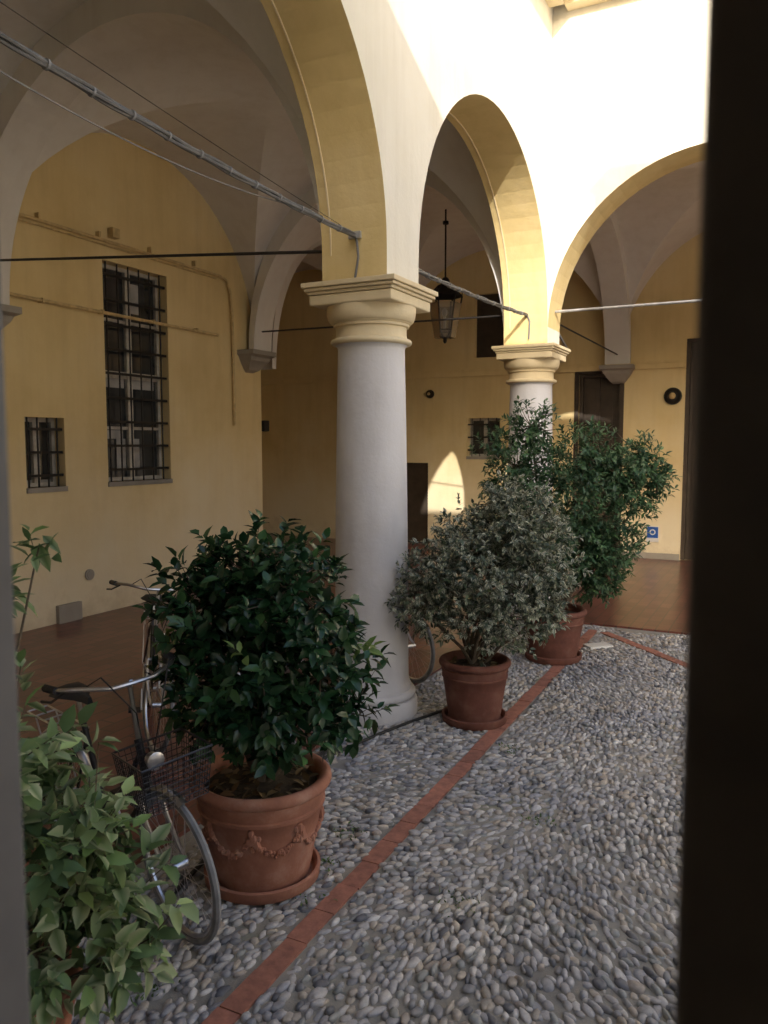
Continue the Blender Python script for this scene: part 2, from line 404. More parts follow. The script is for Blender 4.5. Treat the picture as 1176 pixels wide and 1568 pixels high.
def rib(name, p0, p1, wid, z0=3.45, z1=3.72, crown=5.95, n=40):
    p0 = Vector(p0); p1 = Vector(p1); d = (p1-p0); L = d.length; d.normalize(); nn = Vector((-d.y, d.x)); b = B()
    ins=[]; out=[]
    for i in range(n+1):
        a = math.pi*i/n; x = L/2-L/2*math.cos(a); t = x/L; zz = z0*(1-t)+z1*t
        ins.append((x, zz+(crown-zz)*math.sin(a)))
        xo = L/2-(L/2+.12)*math.cos(a); out.append((xo, zz+(crown+0.5-zz)*math.sin(a)))
    def P(x, z, s): q = p0+d*x+nn*(s*wid/2); return W(q.x, q.y, z)
    for i in range(n):
        for s in (-1, 1): b.quad(P(*ins[i],s), P(*ins[i+1],s), P(*out[i+1],s), P(*out[i],s), 0)
        b.quad(P(*ins[i],-1), P(*ins[i+1],-1), P(*ins[i+1],1), P(*ins[i],1), 0)
    return b.make(name, M_VLT, bld, ang=30)
rib('rib_1', (0,.285),(.12,4.68), .46)
rib('rib_2', (4.38,.285),(5.03,4.68), .40)
rib('rib_0', (-4.35,.285),(-4.35,4.68), .46)
rib('rib_corner', (4.635,0),(9.9,0), .46)
rib('rib_end', (4.635,-4.35),(9.9,-4.35), .46)
rib('rib_passage', (5.4,4.9),(9.9,4.9), .44)
def corbel(s, b_, dirv, z=3.45):
    b = B(); dx, dy = dirv; px, py = -dy, dx
    def T(x, y, zz): return W(s+dx*x+px*y, b_+dy*x+py*y, zz)
    prof = [(0.0,-0.34,.10),(0.10,-.30,.14),(0.16,-.22,.20),(0.22,-.16,.24),(0.24,-.10,.27),(0.32,-.07,.31),(0.32,0.0,.31)]
    vs = []; 
    for (x, zz, h) in prof: vs += [T(0,-h,z+zz+.25), T(x,-h,z+zz+.25), T(x,h,z+zz+.25), T(0,h,z+zz+.25)]
    fs = []
    for i in range(len(prof)-1):
        for k in range(3): fs.append((i*4+k, i*4+k+1, (i+1)*4+k+1, (i+1)*4+k))
    m = (len(prof)-1)*4; fs += [(m,m+1,m+2,m+3),(0,1,2,3)]
    b.add(vs, fs); b.make('corbel', M_GST, bld, ang=25)
for c in [(.12,4.9,(0,-1)),(4.95,4.9,(0,-1)),(-4.35,4.9,(0,-1)),(10.1,0,(-1,0)),(10.1,-4.35,(-1,0)),(10.1,4.9,(-1,0))]: corbel(*c)
def wall_holes(name, T, x0, x1, z0, z1, holes, mat, depth=0.22, parent=bld):
    b = B(); xs = sorted({x0, x1}|{h[0] for h in holes}|{h[1] for h in holes}); zs = sorted({z0, z1}|{h[2] for h in holes}|{h[3] for h in holes})
    for a, c in zip(xs[:-1], xs[1:]):
        for e, f in zip(zs[:-1], zs[1:]):
            mx, mz = (a+c)/2, (e+f)/2
            if any(h[0] < mx < h[1] and h[2] < mz < h[3] for h in holes): continue
            b.quad(T(a,0,e), T(c,0,e), T(c,0,f), T(a,0,f))
    for h in holes:
        a, c, e, f = h[:4]
        b.quad(T(a,0,e),T(a,depth,e),T(a,depth,f),T(a,0,f)); b.quad(T(c,0,e),T(c,0,f),T(c,depth,f),T(c,depth,e))
        b.quad(T(a,0,f),T(a,depth,f),T(c,depth,f),T(c,0,f)); b.quad(T(a,0,e),T(c,0,e),T(c,depth,e),T(a,depth,e))
        b.quad(T(a-.3,depth+.12,e-.3),T(c+.3,depth+.12,e-.3),T(c+.3,depth+.12,f+.3),T(a-.3,depth+.12,f+.3))
    return b.make(name, mat, parent, ang=30)
TL = lambda x,d,z: W(x, 4.9+d, z)
TF = lambda x,d,z: W(10.1+d, x, z)
WB = (1.90, 3.07, 1.71, 4.55); WS = (0.66, 1.22, 1.69, 2.52)
wall_holes('loggia_wall', TL, -5.1, 5.27, 0, 6.6, [WB, WS], M_YEL)
FD = (-.03,.76,0,3.57); FP = (-3.5,-1.21,0,4.15); FW = (2.38,3.1,1.95,2.75); FU = (2.3,2.95,4.0,5.3); FL = (4.0,4.75,0,1.8)
wall_holes('far_wall', TF, -9.0, 9.2, 0, 6.6, [FD,FP,FW,FU,FL], M_YEL)
b = B()
b.quad(W(5.27,4.9,0),W(5.27,9.2,0),W(5.27,9.2,6.6),W(5.27,4.9,6.6)); b.quad(W(5.27,9.2,0),W(10.1,9.2,0),W(10.1,9.2,6.6),W(5.27,9.2,6.6))
b.quad(W(4.2,-9.0,0),W(10.1,-9.0,0),W(10.1,-9.0,6.6),W(4.2,-9.0,6.6))
b.make('side_walls', M_YEL, bld)
b = B(); b.box((4.1,-24,0),(10.4,-9.004,TOP-.012),0,W); b.make('bounce_wing', M_CRM, bld, smooth=False)  # unseen block added to bounce sunlight back into the courtyard
b = B()
b.box((-5.1,.284,6.5),(4.63,9.4,TOP-.01),0,W); b.box((4.634,-9.0,6.5),(10.4,9.4,TOP-.012),0,W)
b.make('upper_floor', M_CRM, bld, smooth=False)
b = B()
b.box((-5.1,-.46,TOP-.22),(3.89,-.283,TOP-.1),0,W); b.box((-5.1,-.56,TOP-.1),(3.79,-.283,TOP+.0),0,W)
b.box((3.89,-8.4,TOP-.22),(4.067,-.46,TOP-.1),0,W); b.box((3.79,-8.4,TOP-.1),(4.067,-.56,TOP+.0),0,W)
b.make('eaves_cornice', M_CAP, bld, smooth=False)
b = B()
b.box((-5.1,-.8,TOP+.002),(3.6,9.6,TOP+.09),0,W); b.box((3.604,-24.2,TOP+.004),(10.7,9.6,TOP+.094),0,W)
b.make('roof', M_ROOF, bld, smooth=False)
b = B()
b.box((3.5,4.84,0.018),(3.9,4.897,.24),0,W); b.box((1.0,4.84,0.018),(1.35,4.897,.24),0,W)
b.make('base_stones', M_GST, bld, smooth=False)
b = B(); b.box((10.03,-1.2,3.62),(10.097,9.2,3.72),0,W); b.box((10.0,-1.2,3.72),(10.097,9.2,3.76),0,W); b.make('string_course', M_YEL, bld, smooth=False)
b = B(); b.box((10.06,-1.2,.018),(10.097,-.04,.13),0,W); b.box((10.06,.77,.018),(10.097,3.95,.13),0,W); b.make('skirting', M_GST, bld, smooth=False)
def barred_window(h, T, name, nx, nz, panes, panels=()):
    x0,x1,z0,z1 = h; e = bld
    b = B()
    b.box((x0-.01,-.02,z0-.06),(x1+.01,.22,z0),0,T); b.make(name+'_sill', M_GST, e, smooth=False)
    b = B(); d = .20; w = .05
    b.box((x0,d-.03,z0),(x0+w,d+.02,z1),0,T); b.box((x1-w,d-.03,z0),(x1,d+.02,z1),0,T); b.box((x0+w,d-.03,z1-w),(x1-w,d+.02,z1),0,T); b.box((x0+w,d-.03,z0),(x1-w,d+.02,z0+w),0,T)
    xm = (x0+x1)/2; b.box((xm-.045,d-.04,z0+w),(xm+.045,d+.015,z1-w),0,T)
    for k in range(1, panes):
        z = z0+(z1-z0)*k/panes; hw = .045 if k == panes//2 else .02; b.box((x0+w,d-.028,z-hw),(xm-.045,d+.01,z+hw),0,T); b.box((xm+.045,d-.028,z-hw),(x1-w,d+.01,z+hw),0,T)
    b.make(name+'_frame', M_FRM, e, smooth=False)
    b = B(); b.quad(T(x0,d+.012,z0),T(x1,d+.012,z0),T(x1,d+.012,z1),T(x0,d+.012,z1)); b.make(name+'_glass', M_GLS, e)
    if panels:
        b = B()
        for (a,c,f,g_) in panels: b.box((x0+(x1-x0)*a,d+.004,z0+(z1-z0)*f),(x0+(x1-x0)*c,d+.009,z0+(z1-z0)*g_),0,T)
        b.make(name+'_pale_panel', M_PANEL, e, smooth=False)
    b = B(); r = .011; dd = .05
    for k in range(nx):
        x = x0+(x1-x0)*(k+.5)/nx; b.tube([T(x,dd,z0), T(x,dd,z1)], r, 6)
    for k in range(nz):
        z = z0+(z1-z0)*(k+.5)/nz; b.box((x0,dd-.014,z-.016),(x1,dd+.014,z+.016),0,T)
    b.make(name+'_bars', M_IRON, e)
barred_window(WB, TL, 'tall_window', 6, 9, 4, [(.06,.44,.44,.50),(.56,.92,.44,.50),(.10,.40,.20,.24),(.30,.44,.05,.20),(.56,.66,.05,.20),(.58,.72,.80,.94)])
barred_window(WS, TL, 'small_window', 4, 3, 1, [(.1,.42,.05,.10),(.60,.9,.05,.10)])
barred_window(FW, TF, 'far_window', 4, 3, 1)
b = B(); b.box((FU[0],.12,FU[2]),(FU[1],.18,FU[3]),0,TF); b.box((FL[0],.1,0.02),(FL[1],.16,FL[3]),0,TF)
b.make('dark_shutters', M_WDW, bld, smooth=False)
def door(h, T, name, leaves=2):
    x0,x1,z0,z1 = h; b = B(); d=.12
    fw=.07
    b.box((x0,d-.06,.02),(x0+fw,d+.08,z1),0,T); b.box((x1-fw,d-.06,.02),(x1,d+.08,z1),0,T); b.box((x0+fw,d-.06,z1-fw),(x1-fw,d+.08,z1),0,T)
    w=(x1-x0-2*fw)/leaves
    for k in range(leaves):
        a=x0+fw+w*k+.004; c=a+w-.008
        b.box((a,d,.03),(c,d+.05,z1-fw-.004),0,T)
        H=z1-fw-.2
        for (e,f) in ((.2,.30*H),(.30*H+.12,.65*H),(.65*H+.12,H)):
            b.box((a+.08,d-.018,e),(c-.08,d-.002,f),0,T)
    b.make(name, M_WDW, bld, smooth=False, bevel=.004)
door(FD, TF, 'panelled_door'); door(FP, TF, 'portal_door')
b = B(); x0,x1,z0,z1 = FD
b.box((x0-.08,-.02,.02),(x0,.06,z1+.08),0,TF); b.box((x1,-.02,.02),(x1+.08,.06,z1+.08),0,TF); b.box((x0,-.02,z1),(x1,.06,z1+.08),0,TF)
b.make('door_surround', M_WDW, bld, smooth=False)
# near building with passage and an unseen sun-blocking wall added on its right
nb = empty('near_building')
NH = 7.45
b = B()
b.box((-9,-2.05,0),(-5.104,9.4,NH),0,W); b.box((-9,-8.6,0),(-5.104,-3.95,NH),0,W); b.box((-9,-3.95,3.4),(-5.104,-2.05,NH),0,W); b.box((-9.3,-3.95,0),(-9.004,-2.05,3.4),0,W)
b.box((-5.5,-8.6,NH+.064),(-5.104,-5.35,9.45),0,W)  # unseen raised strip, added to keep sun off the end arch and far wall
b.make('walls', M_CRM, nb, smooth=False)
b = B(); b.box((-9.3,-8.8,NH+.003),(-5.0,9.6,NH+.06),0,W); b.box((-5.6,-8.7,9.453),(-5.0,-5.3,9.51),0,W); b.make('roof', M_ROOF, nb, smooth=False)  # second box caps the added sun-blocking wall
gt = empty('wooden_gate')
b = B(); b.box((-5.225,-3.93,.03),(-5.175,-2.948,3.2),0,W)
for k in range(5): b.box((-5.25,-3.8,.1+.62*k),(-5.226,-3.05,.55+.62*k),0,W)
b.make('leaf_closed', M_WOOD, gt, smooth=False, bevel=.004)
b = B(); b.box((-5.225,-2.440,.03),(-5.175,-2.07,3.2),0,W); b.make('leaf_ajar', M_WOODG, gt, smooth=False, bevel=.004)
# ---------------------------------------------------------------- columns
def column(s, b_, nm='stone_column'):
    e = empty(nm, W(s, b_, 0)); e.rotation_euler = (0,0,math.atan2(AX.y, AX.x))
    b = B()
    prof = [(0.37,0),(0.375,.02),(0.375,.13),(0.36,.15),(0.35,.155)]
    for k in range(9):
        a = -math.pi/2+math.pi*k/8; prof.append((.325+.035*math.cos(a), .19+.035*math.sin(a)))
    prof += [(.325,.228),(.325,.25),(.312,.27),(.303,.32)]
    for k in range(1, 13):
        t = k/12; prof.append((.300-.005*t-.030*t*t, .32+2.62*t))
    prof += [(.272,2.965),(.285,2.975)]
    b.lathe(prof, n=64); b.make('shaft', M_STN, e, ang=45)
    b = B(); prof = [(.285,2.975)]
    for k in range(7):
        a = -math.pi/2+math.pi*k/6; prof.append((.300+.022*math.cos(a), 2.998+.022*math.sin(a)))
    prof += [(.285,3.025),(.280,3.05),(.280,3.11),(.300,3.115),(.300,3.135),(.312,3.14)]
    for k in range(8):
        a = math.pi/2*k/7; prof.append((.312+.040*math.sin(a), 3.145+.095*(1-math.cos(a))))
    prof += [(.355,3.262)]
    b.lathe(prof, n=64); b.make('capital', M_CAP, e, ang=45)
    b = B(); b.box((-.355,-.355,3.262),(.355,.355,3.34)); b.make('abacus', M_CAP, e, smooth=False, bevel=.012)
    b = B()
    for w,z0,z1 in ((.365,3.342,3.365),(.385,3.367,3.39),(.402,3.392,3.4298)): b.box((-w,-w,z0),(w,w,z1))
    b.make('abacus_moulding', M_CAP, e, smooth=False, bevel=.006)
for c in [(0,0),(4.35,0),(-4.35,0),(4.35,-4.35),(4.35,-8.7)]: column(*c)
# ---------------------------------------------------------------- tie rods, cables, pipes
def wire(name, pts, r, mat, n=8): b = B(); b.tube(pts, r, n); return b.make(name, mat)
wire('tie_rod', [W(-.1,.28,3.72), W(.12,4.9,4.17)], .013, M_ROD)
wire('tie_rod', [W(4.35,.28,3.86), W(5.03,4.9,4.02)], .013, M_ROD)
wire('tie_rod', [W(4.35,-.28,3.86), W(4.35,-4.07,3.86)], .017, M_ZINC)
wire('tie_rod', [W(4.63,0,3.9), W(10.1,0,3.9)], .013, M_ROD)
def sag(p, q, s, n=24): return [p.lerp(q, i/n)-Vector((0,0,s*4*(i/n)*(1-i/n))) for i in range(n+1)]
cb = empty('cable_bundle'); 
def bundle(p, q, s, nm):
    pts = sag(p, q, s, 60); L = (q-p).length; b = B(); d = (q-p).normalized(); u = d.cross(Vector((0,0,1))).normalized(); w = u.cross(d)
    for k in range(4):
        P = [x+(u*math.cos(k*1.57+i*.12)+w*math.sin(k*1.57+i*.12))*(.012+.004*math.sin(i*.9+k)) for i, x in enumerate(pts)]
        b.tube(P, .0095, 6)
    b.make(nm, M_CABLE, cb)
    b = B(); m = int(L/.24)
    for i in range(1, m):
        c = pts[int(60*i/m)]; b.tube([c-d*.006, c+d*.006], .026, 10)
    b.make(nm+'_ties', M_TIE, cb)
bundle(W(-4.07,-.02,3.95), W(-.28,-.02,3.76), .05, 'near_run')
bundle(W(.28,-.02,3.72), W(4.07,-.02,3.80), .03, 'far_run')
b = B(); b.tube([W(-.285,-.02,3.77),W(-.30,-.04,3.70),W(-.30,-.05,3.6),W(-.30,-.02,3.44)], .010, 6)
b.tube([W(4.06,-.02,3.80),W(4.05,-.06,3.72),W(4.05,-.05,3.5)], .010, 6)
b.tube([W(4.63,-.02,3.86),W(5.3,-.1,3.7),W(5.8,-.1,3.55)], .018, 6); b.make('drops', M_CABLE, cb)
b = B(); b.box((-.31,-.07,3.74),(-.283,.03,3.79),0,W); b.make('clamp', M_ZINC, cb, smooth=False)
wire('thin_wire', sag(W(-4.07,.1,3.93), W(-.9,0,3.80), .14), .004, M_TIE, 6)
wire('thin_wire', sag(W(-4.07,.2,4.25), W(-.28,.1,3.85), .02), .0025, M_ROD, 5)
b = B()
P = [W(-5,4.86,4.84), W(4.2,4.86,4.76), W(4.36,4.86,4.72), W(4.44,4.86,4.55), W(4.48,4.86,4.2), W(4.5,4.86,2.5)]
b.tube(P, .022, 8); b.tube([W(-5,4.84,3.9), W(4.1,4.84,3.86)], .022, 8); b.tube([W(-5,4.86,4.78), W(4.1,4.86,4.71)], .012, 8)
b.box((2.0,4.80,4.84),(2.12,4.896,4.96),0,W)
for s in np.arange(-4.5, 4.2, .9):
    b.box((s,4.83,4.80),(s+.03,4.898,4.87),0,W); b.box((s,4.81,3.85),(s+.03,4.898,3.90),0,W)
b.make('wall_pipe', M_PIPE)
b = B(); c = W(1.52,4.89,.55); b.tube([c, c-BX*.02], .07, 20); b.tube([c-BX*.02, c-BX*.03], .05, 20); b.make('vent_cap', M_GST)
# small bracket speaker on the wall corner
b = B(); b.box((5.30,4.86,2.42),(5.44,4.99,2.60),0,W); b.tube([W(5.272,4.93,2.5), W(5.31,4.93,2.5)], .02, 8); b.make('wall_speaker', M_IRON, bevel=.01)
ln = empty('hanging_lantern', W(7.2,2.4,0)); b = B()
b.tube([(0,0,6.2),(0,0,5.0)], .016, 6); b.tube([(0,0,5.95),(0,0,6.0)], .05, 8)
n=6
def hexp(r, z): return [Vector((r*math.cos(math.pi/3*k), r*math.sin(math.pi/3*k), z)) for k in range(n)]
top=hexp(.29,4.74); bot=hexp(.19,4.16); cap_=hexp(.12,4.92); fin=hexp(.06,4.04)
for k in range(n):
    j=(k+1)%n
    for a,c in ((top[k],top[j]),(bot[k],bot[j]),(top[k],bot[k]),(top[k],cap_[k]),(cap_[k],cap_[j]),(bot[k],fin[k])): b.tube([a,c], .015, 5)
    b.quad(top[k],top[j],cap_[j],cap_[k])
    t=top[k]; b.tube([t, t+Vector((0,0,.06)), t*1.0+Vector((t.x*.15,t.y*.15,.11))], .010, 5)
b.ell((0,0,4.97),(.08,.08,.10)); b.ell((0,0,4.00),(.035,.035,.06)); b.make('frame', M_IRON, ln)
b = B()
for k in range(n):
    j=(k+1)%n; b.quad(top[k]*.97+Vector((0,0,.02)),top[j]*.97+Vector((0,0,.02)),bot[j]*.97,bot[k]*.97)
b.make('glass', M_LGL, ln)
b = B(); b.tube([(0,0,4.2),(0,0,4.4)], .025, 8); b.ell((0,0,4.47),(.05,.05,.08)); b.make('bulb', M_SGNW, ln)
def roundlamp(s, b_, z, r, nm):
    e = empty(nm); b = B(); c = W(s,b_,z); b.tube([c, c-AX*.04], r, 28); b.tube([c-AX*.04, c-AX*.09], [r*.85, r*.6], 28); b.make('body', M_IRON, e)
    b = B(); b.ell(c-AX*.10, (r*.38,)*3, nu=14, nv=8); b.make('bulb', M_PIPE, e)
roundlamp(10.098,-1.0,3.1,.16,'round_wall_lamp'); roundlamp(10.098,3.95,3.28,.09,'round_wall_lamp')
sg = empty('wall_sign'); b = B(); b.box((10.08,-.82,.34),(10.095,-.60,.64),0,W); b.make('panel', M_SGNW, sg, smooth=False)
b = B(); b.box((10.072,-.81,.42),(10.079,-.61,.63),0,W); b.make('blue_field', M_SGNB, sg, smooth=False)
b = B(); c = W(10.071,-.71,.53); b.tube([c, c-AX*.004], .055, 20); b.make('symbol', M_SGNW, sg)
b = B(); c = W(10.066,-.71,.53); b.tube([c, c-AX*.003], .035, 20); b.make('symbol_core', M_SGNB, sg)
b = B(); p = Vector((2.33,8.42,0)); b.box((-.14,-.08,0.0),(.14,.08,.030)); o = b.make('drain_cover', M_SGNW, bevel=.004); o.location = p; o.rotation_euler=(0,0,.3)
hose = [(-1.45,2.70),(-1.32,2.96),(-1.1,3.35),(-.85,4.3),(-.62,4.9),(-.40,5.33),(-.05,5.75),(.2,6.02),(.41,6.22),(.7,6.5),(1.0,6.9)]
wire('garden_hose', [Vector((x,y,.030)) for x,y in hose], .012, M_BLK)
# ---------------------------------------------------------------- foliage
def leaves(name, pos, dr, nr, ln_, wd, cen, edg, mat, parent, curl=0.25, fold=0.18):
    n = len(pos); dr = dr/np.linalg.norm(dr, axis=1, keepdims=True)
    side = np.cross(dr, nr); side /= (np.linalg.norm(side, axis=1, keepdims=True)+1e-9); up = np.cross(side, dr)
    tm = np.array([0, .33, .68, 1.0, .30, .66, .30, .66]); sd = np.array([0,0,0,0,1,.86,-1,-.86]); L = ln_[:,None]; Wd = wd[:,None]
    V = pos[:,None,:]+dr[:,None,:]*(tm*L)[:,:,None]+side[:,None,:]*(sd*Wd*.5)[:,:,None]
    h = fold*np.abs(sd)*Wd*.5*2-curl*(tm**2)*L
    V = V+up[:,None,:]*h[:,:,None]
    F = [(0,1,4),(4,1,2,5),(5,2,3),(0,6,1),(6,7,2,1),(7,3,2)]
    cnt = [len(f) for f in F]
    base = np.concatenate([np.array(f) for f in F]); loops = (base[None]+(np.arange(n)*8)[:,None]).ravel()
    cn = np.tile(cnt, n); st = np.concatenate([[0], np.cumsum(cn)[:-1]])
    me = bpy.data.meshes.new(name); me.vertices.add(n*8); me.vertices.foreach_set('co', V.reshape(-1).astype(np.float32))
    me.loops.add(len(loops)); me.loops.foreach_set('vertex_index', loops.astype(np.int32))
    me.polygons.add(len(cn)); me.polygons.foreach_set('loop_start', st.astype(np.int32)); me.update(calc_edges=True)
    me.shade_smooth()
    C = np.zeros((n, 8, 4), dtype=np.float32); C[:,:,3] = 1
    C[:, :4, :3] = cen[:,None,:]; C[:, 4:, :3] = edg[:,None,:]
    at = me.color_attributes.new('Col', 'FLOAT_COLOR', 'POINT'); at.data.foreach_set('color', C.ravel())
    me.materials.append(mat); return link(name, me, parent)
def norm(a): return a/(np.linalg.norm(a, axis=-1, keepdims=True)+1e-9)
def crown(name, lobes, ntw, per, L, Wd, cols, vari, mat, parent, base, rad_pow=0.33, upb=0.35, tw=.09, stems=True, curl=.25, stem_r=.02, seed=1, hole=.12):
    g = np.random.default_rng(seed); lob = np.array(lobes, float); w = lob[:,6]/lob[:,6].sum()
    k = g.choice(len(lob), ntw, p=w); d = norm(g.normal(size=(ntw,3)))
    gaps = norm(g.normal(size=(14,3)))
    dens = np.max(d@gaps.T, axis=1); keep = ~((dens > 0.955) & (g.random(ntw) > hole))
    rr = g.random(ntw)**rad_pow*(1+.10*g.normal(size=ntw)); P = lob[k,:3]+d*lob[k,3:6]*rr[:,None]
    keep &= P[:,2] > base[2]-.02
    P = P[keep]; d = d[keep]; rr = rr[keep]; n = len(P)
    td = norm(d+np.array([0,0,upb])+.35*g.normal(size=(n,3)))
    m = per; idx = np.repeat(np.arange(n), m); t = np.tile(np.linspace(-.9, 0.1, m), n)
    ph = np.tile(np.arange(m)*2.4, n)+np.repeat(g.random(n)*6.28, m)
    T = td[idx]; u = norm(np.cross(T, np.array([0.3,0.2,1.0]))); v = np.cross(T, u)
    rad = u*np.cos(ph)[:,None]+v*np.sin(ph)[:,None]
    pos = P[idx]+T*(t*tw)[:,None]
    sp = np.tile(np.linspace(1.3, .45, m), n)[:,None]
    dr = norm(T*.8+rad*sp+.18*g.normal(size=(len(idx),3))+np.array([0,0,-.05]))
    nr = norm(T*.5+np.array([0,0,.9])-rad*.1+.30*g.normal(size=(len(idx),3)))
    N_ = len(idx); ll = L*g.uniform(.65,1.2,N_); ww = ll*Wd*g.uniform(.85,1.15,N_)
    cols = np.array(cols); cc = cols[(g.random(n)**1.3*len(cols)).astype(int).clip(0,len(cols)-1)][idx]
    cc = cc*g.uniform(.75,1.25,(N_,1)); young = (np.tile(np.arange(m),n) >= m-2)&(g.random(N_) < .35)
    cc[young] = cc[young]*np.array([1.35,1.35,1.1])
    if vari is None: ed = cc*1.05
    else:
        a = (g.random(N_) < vari[1])[:,None]; ed = np.where(a, np.array(vari[0])*g.uniform(.7,1.15,(N_,1)), cc)
    o = leaves(name, pos, dr, nr, ll, ww, cc, ed, mat, parent, curl)
    if stems:
        b = B(); bs = Vector(base); 
        for l in lobes:
            c = Vector(l[:3]); off = Vector((random.uniform(-.06,.06), random.uniform(-.06,.06), -.05)); s0 = bs+off
            mid = s0.lerp(c, .55)+Vector((random.uniform(-.04,.04), random.uniform(-.04,.04), 0)); b.tube([s0, s0.lerp(mid,.5)+Vector((0,0,.04)), mid, c], [stem_r, stem_r*.85, stem_r*.7, stem_r*.45], 7)
        for i in range(0, n, max(1, n//260)):
            p = Vector(P[i]); dists = [(Vector(q[:3])-p).length for q in lobes]; c = Vector(lobes[int(np.argmin(dists))][:3])
            mid = c.lerp(p, .5)+Vector((0,0,-.03)); b.tube([c, mid, p], [stem_r*.3, stem_r*.2, .002], 4, cap=False)
        b.make('branches', M_BARK, parent)
    return o
def pot(e, rb, rt, h, mat, saucer=True, ornate=False, z0=0.02):
    b = B(); s = rt-rb
    prof = [(0,z0+.02),(rb,z0+.02),(rb+.008,z0+.03),(rb+.05*s,z0+.09*h),(rb+.10*s,z0+.12*h),(rb+.12*s,z0+.13*h),(rb+.45*s,z0+.52*h),(rb+.62*s,z0+.70*h),(rb+.70*s,z0+.71*h),(rb+.72*s,z0+.74*h),(rb+.65*s,z0+.75*h),(rb+.78*s,z0+.86*h)]
    for k in range(9):
        a = -math.pi/2+math.pi*k/8; prof.append((rt-.03+.03*math.cos(a), z0+.935*h+.045*h*math.sin(a)*1.3))
    prof += [(rt-.055,z0+.97*h),(rt-.065,z0+.9*h),(rt-.075,z0+.80*h)]
    b.lathe(prof, n=64); b.make('pot', mat, e, ang=50)
    b = B(); rs = rt-.07
    pr = [(rs*k/8, z0+.86*h+.035*math.cos(k/8*1.5)) for k in range(9)]; b.lathe(pr[::-1], n=32); b.make('soil', M_SOIL, e)
    if saucer:
        b = B(); r = rb+.045; b.lathe([(0,.03),(r-.02,.03),(r-.015,.06),(r,.075),(r+.015,.07),(r+.01,.02),(r-.01,.005)], n=56); b.make('saucer', mat, e, ang=50)
    if ornate:
        b = B(); rr_ = lambda z: rb+.12*s+(.33*s)*((z-z0)/h-.13)/.39
        for k in range(8):
            a0 = 2*math.pi*k/8
            for i in range(26):
                t = i/25; a = a0+(t)*2*math.pi/8; z = z0+h*(.60-.17*math.sin(math.pi*t)); r = rr_(z)+.004
                q = random.uniform(.008,.017); b.ell((r*math.cos(a), r*math.sin(a), z+random.uniform(-.012,.012)), (q,q,q), nu=6, nv=4)
            for i in range(12):
                a = a0+random.gauss(0,.05); z = z0+h*(.58+random.gauss(0,.035)); r = rr_(z)+.003; q = random.uniform(.010,.022)
                b.ell((r*math.cos(a), r*math.sin(a), z), (q,q,q*1.2), nu=6, nv=4)
        b.make('garland_relief', mat, e)
def litter(e, r, z, n, seed):
    g = np.random.default_rng(seed); a = g.random(n)*6.28; q = np.sqrt(g.random(n))*r; pos = np.stack([q*np.cos(a), q*np.sin(a), z+g.random(n)*.03], 1)
    dr = norm(np.stack([g.normal(size=n), g.normal(size=n), .25*g.normal(size=n)],1)); nr = norm(np.stack([.3*g.normal(size=n), .3*g.normal(size=n), np.ones(n)],1))
    c = np.array([(.20,.12,.06),(.12,.08,.04),(.28,.20,.10)])[g.integers(0,3,n)]; leaves('leaf_litter', pos, dr, nr, g.uniform(.05,.09,n), g.uniform(.025,.04,n), c, c*.8, M_LF3, e)
e = empty('potted_camellia', (-.62,3.86,0)); pot(e, .235, .355, .54, M_TER, True, True); litter(e, .27, .50, 120, 3)
crown('foliage', [(0.02,0,1.18,.52,.50,.50,5),(-.26,.05,1.40,.30,.30,.30,2),(.16,0,1.50,.34,.34,.30,2.2),(-.05,.05,1.57,.32,.3,.26,1.8),(.30,-.02,1.05,.34,.34,.36,2),(-.20,-.05,1.02,.30,.32,.34,1.8),(.05,-.1,.92,.40,.36,.26,1.6),(.42,0,.86,.2,.22,.2,.6)],
      940, 7, .080, .52, [(.014,.046,.020),(.020,.062,.026),(.030,.085,.036),(.048,.11,.046)], None, M_LF1, e, (0,0,.50), seed=5, stem_r=.018)
crown('young_shoots', [(-.02,-.45,1.30,.03,.03,.06,1),(-.50,0,1.25,.05,.05,.06,1),(.50,-.05,1.20,.10,.06,.10,1.5)], 10, 6, .08, .42, [(.12,.20,.05),(.16,.25,.08)], None, M_LF1, e, (0,0,.5), stems=False, seed=9)
e = empty('potted_euonymus', (.72,6.12,0)); pot(e, .20, .285, .50, M_TER2, True); litter(e, .2, .46, 40, 4)
crown('foliage', [(.12,0,1.26,.62,.60,.50,6),(-.30,0,1.16,.40,.42,.36,2),(-.06,.05,1.48,.30,.34,.26,1.5),(.28,0,1.58,.40,.4,.32,2.6),(.50,0,1.35,.34,.36,.46,2),(.10,-.05,.86,.52,.46,.34,2.4),(.22,.0,1.80,.20,.22,.18,.8),(-.46,-.05,.95,.24,.26,.26,.9),(.54,0,.95,.22,.22,.26,.9)],
      2700, 8, .046, .50, [(.055,.085,.06),(.075,.11,.075),(.10,.135,.09),(.14,.17,.11)], ((.64,.64,.52),.64), M_LF2, e, (0,0,.48), rad_pow=.36, tw=.07, seed=12, stem_r=.016, upb=.15)
e = empty('potted_pittosporum', (1.74,7.95,0)); pot(e, .23, .33, .52, M_TER2, True)
crown('foliage', [(.08,0,1.50,.78,.72,.62,6),(-.40,0,1.98,.44,.46,.46,2.4),(-.26,0,2.38,.30,.3,.26,1.0),(.30,0,2.05,.54,.48,.40,2.8),(.76,0,1.80,.40,.4,.34,1.9),(.46,0,1.20,.46,.4,.44,2.5),(-.34,0,1.35,.42,.42,.46,2),(.86,0,2.12,.24,.22,.22,.6),(1.02,0,1.88,.18,.2,.18,.5),(.42,0,.86,.34,.32,.26,1.1)],
      2600, 9, .066, .38, [(.035,.085,.042),(.05,.11,.055),(.07,.145,.07),(.10,.19,.09)], ((.24,.32,.18),.20), M_LF3, e, (0,0,.5), rad_pow=.38, tw=.11, seed=21, stem_r=.02, upb=.35)
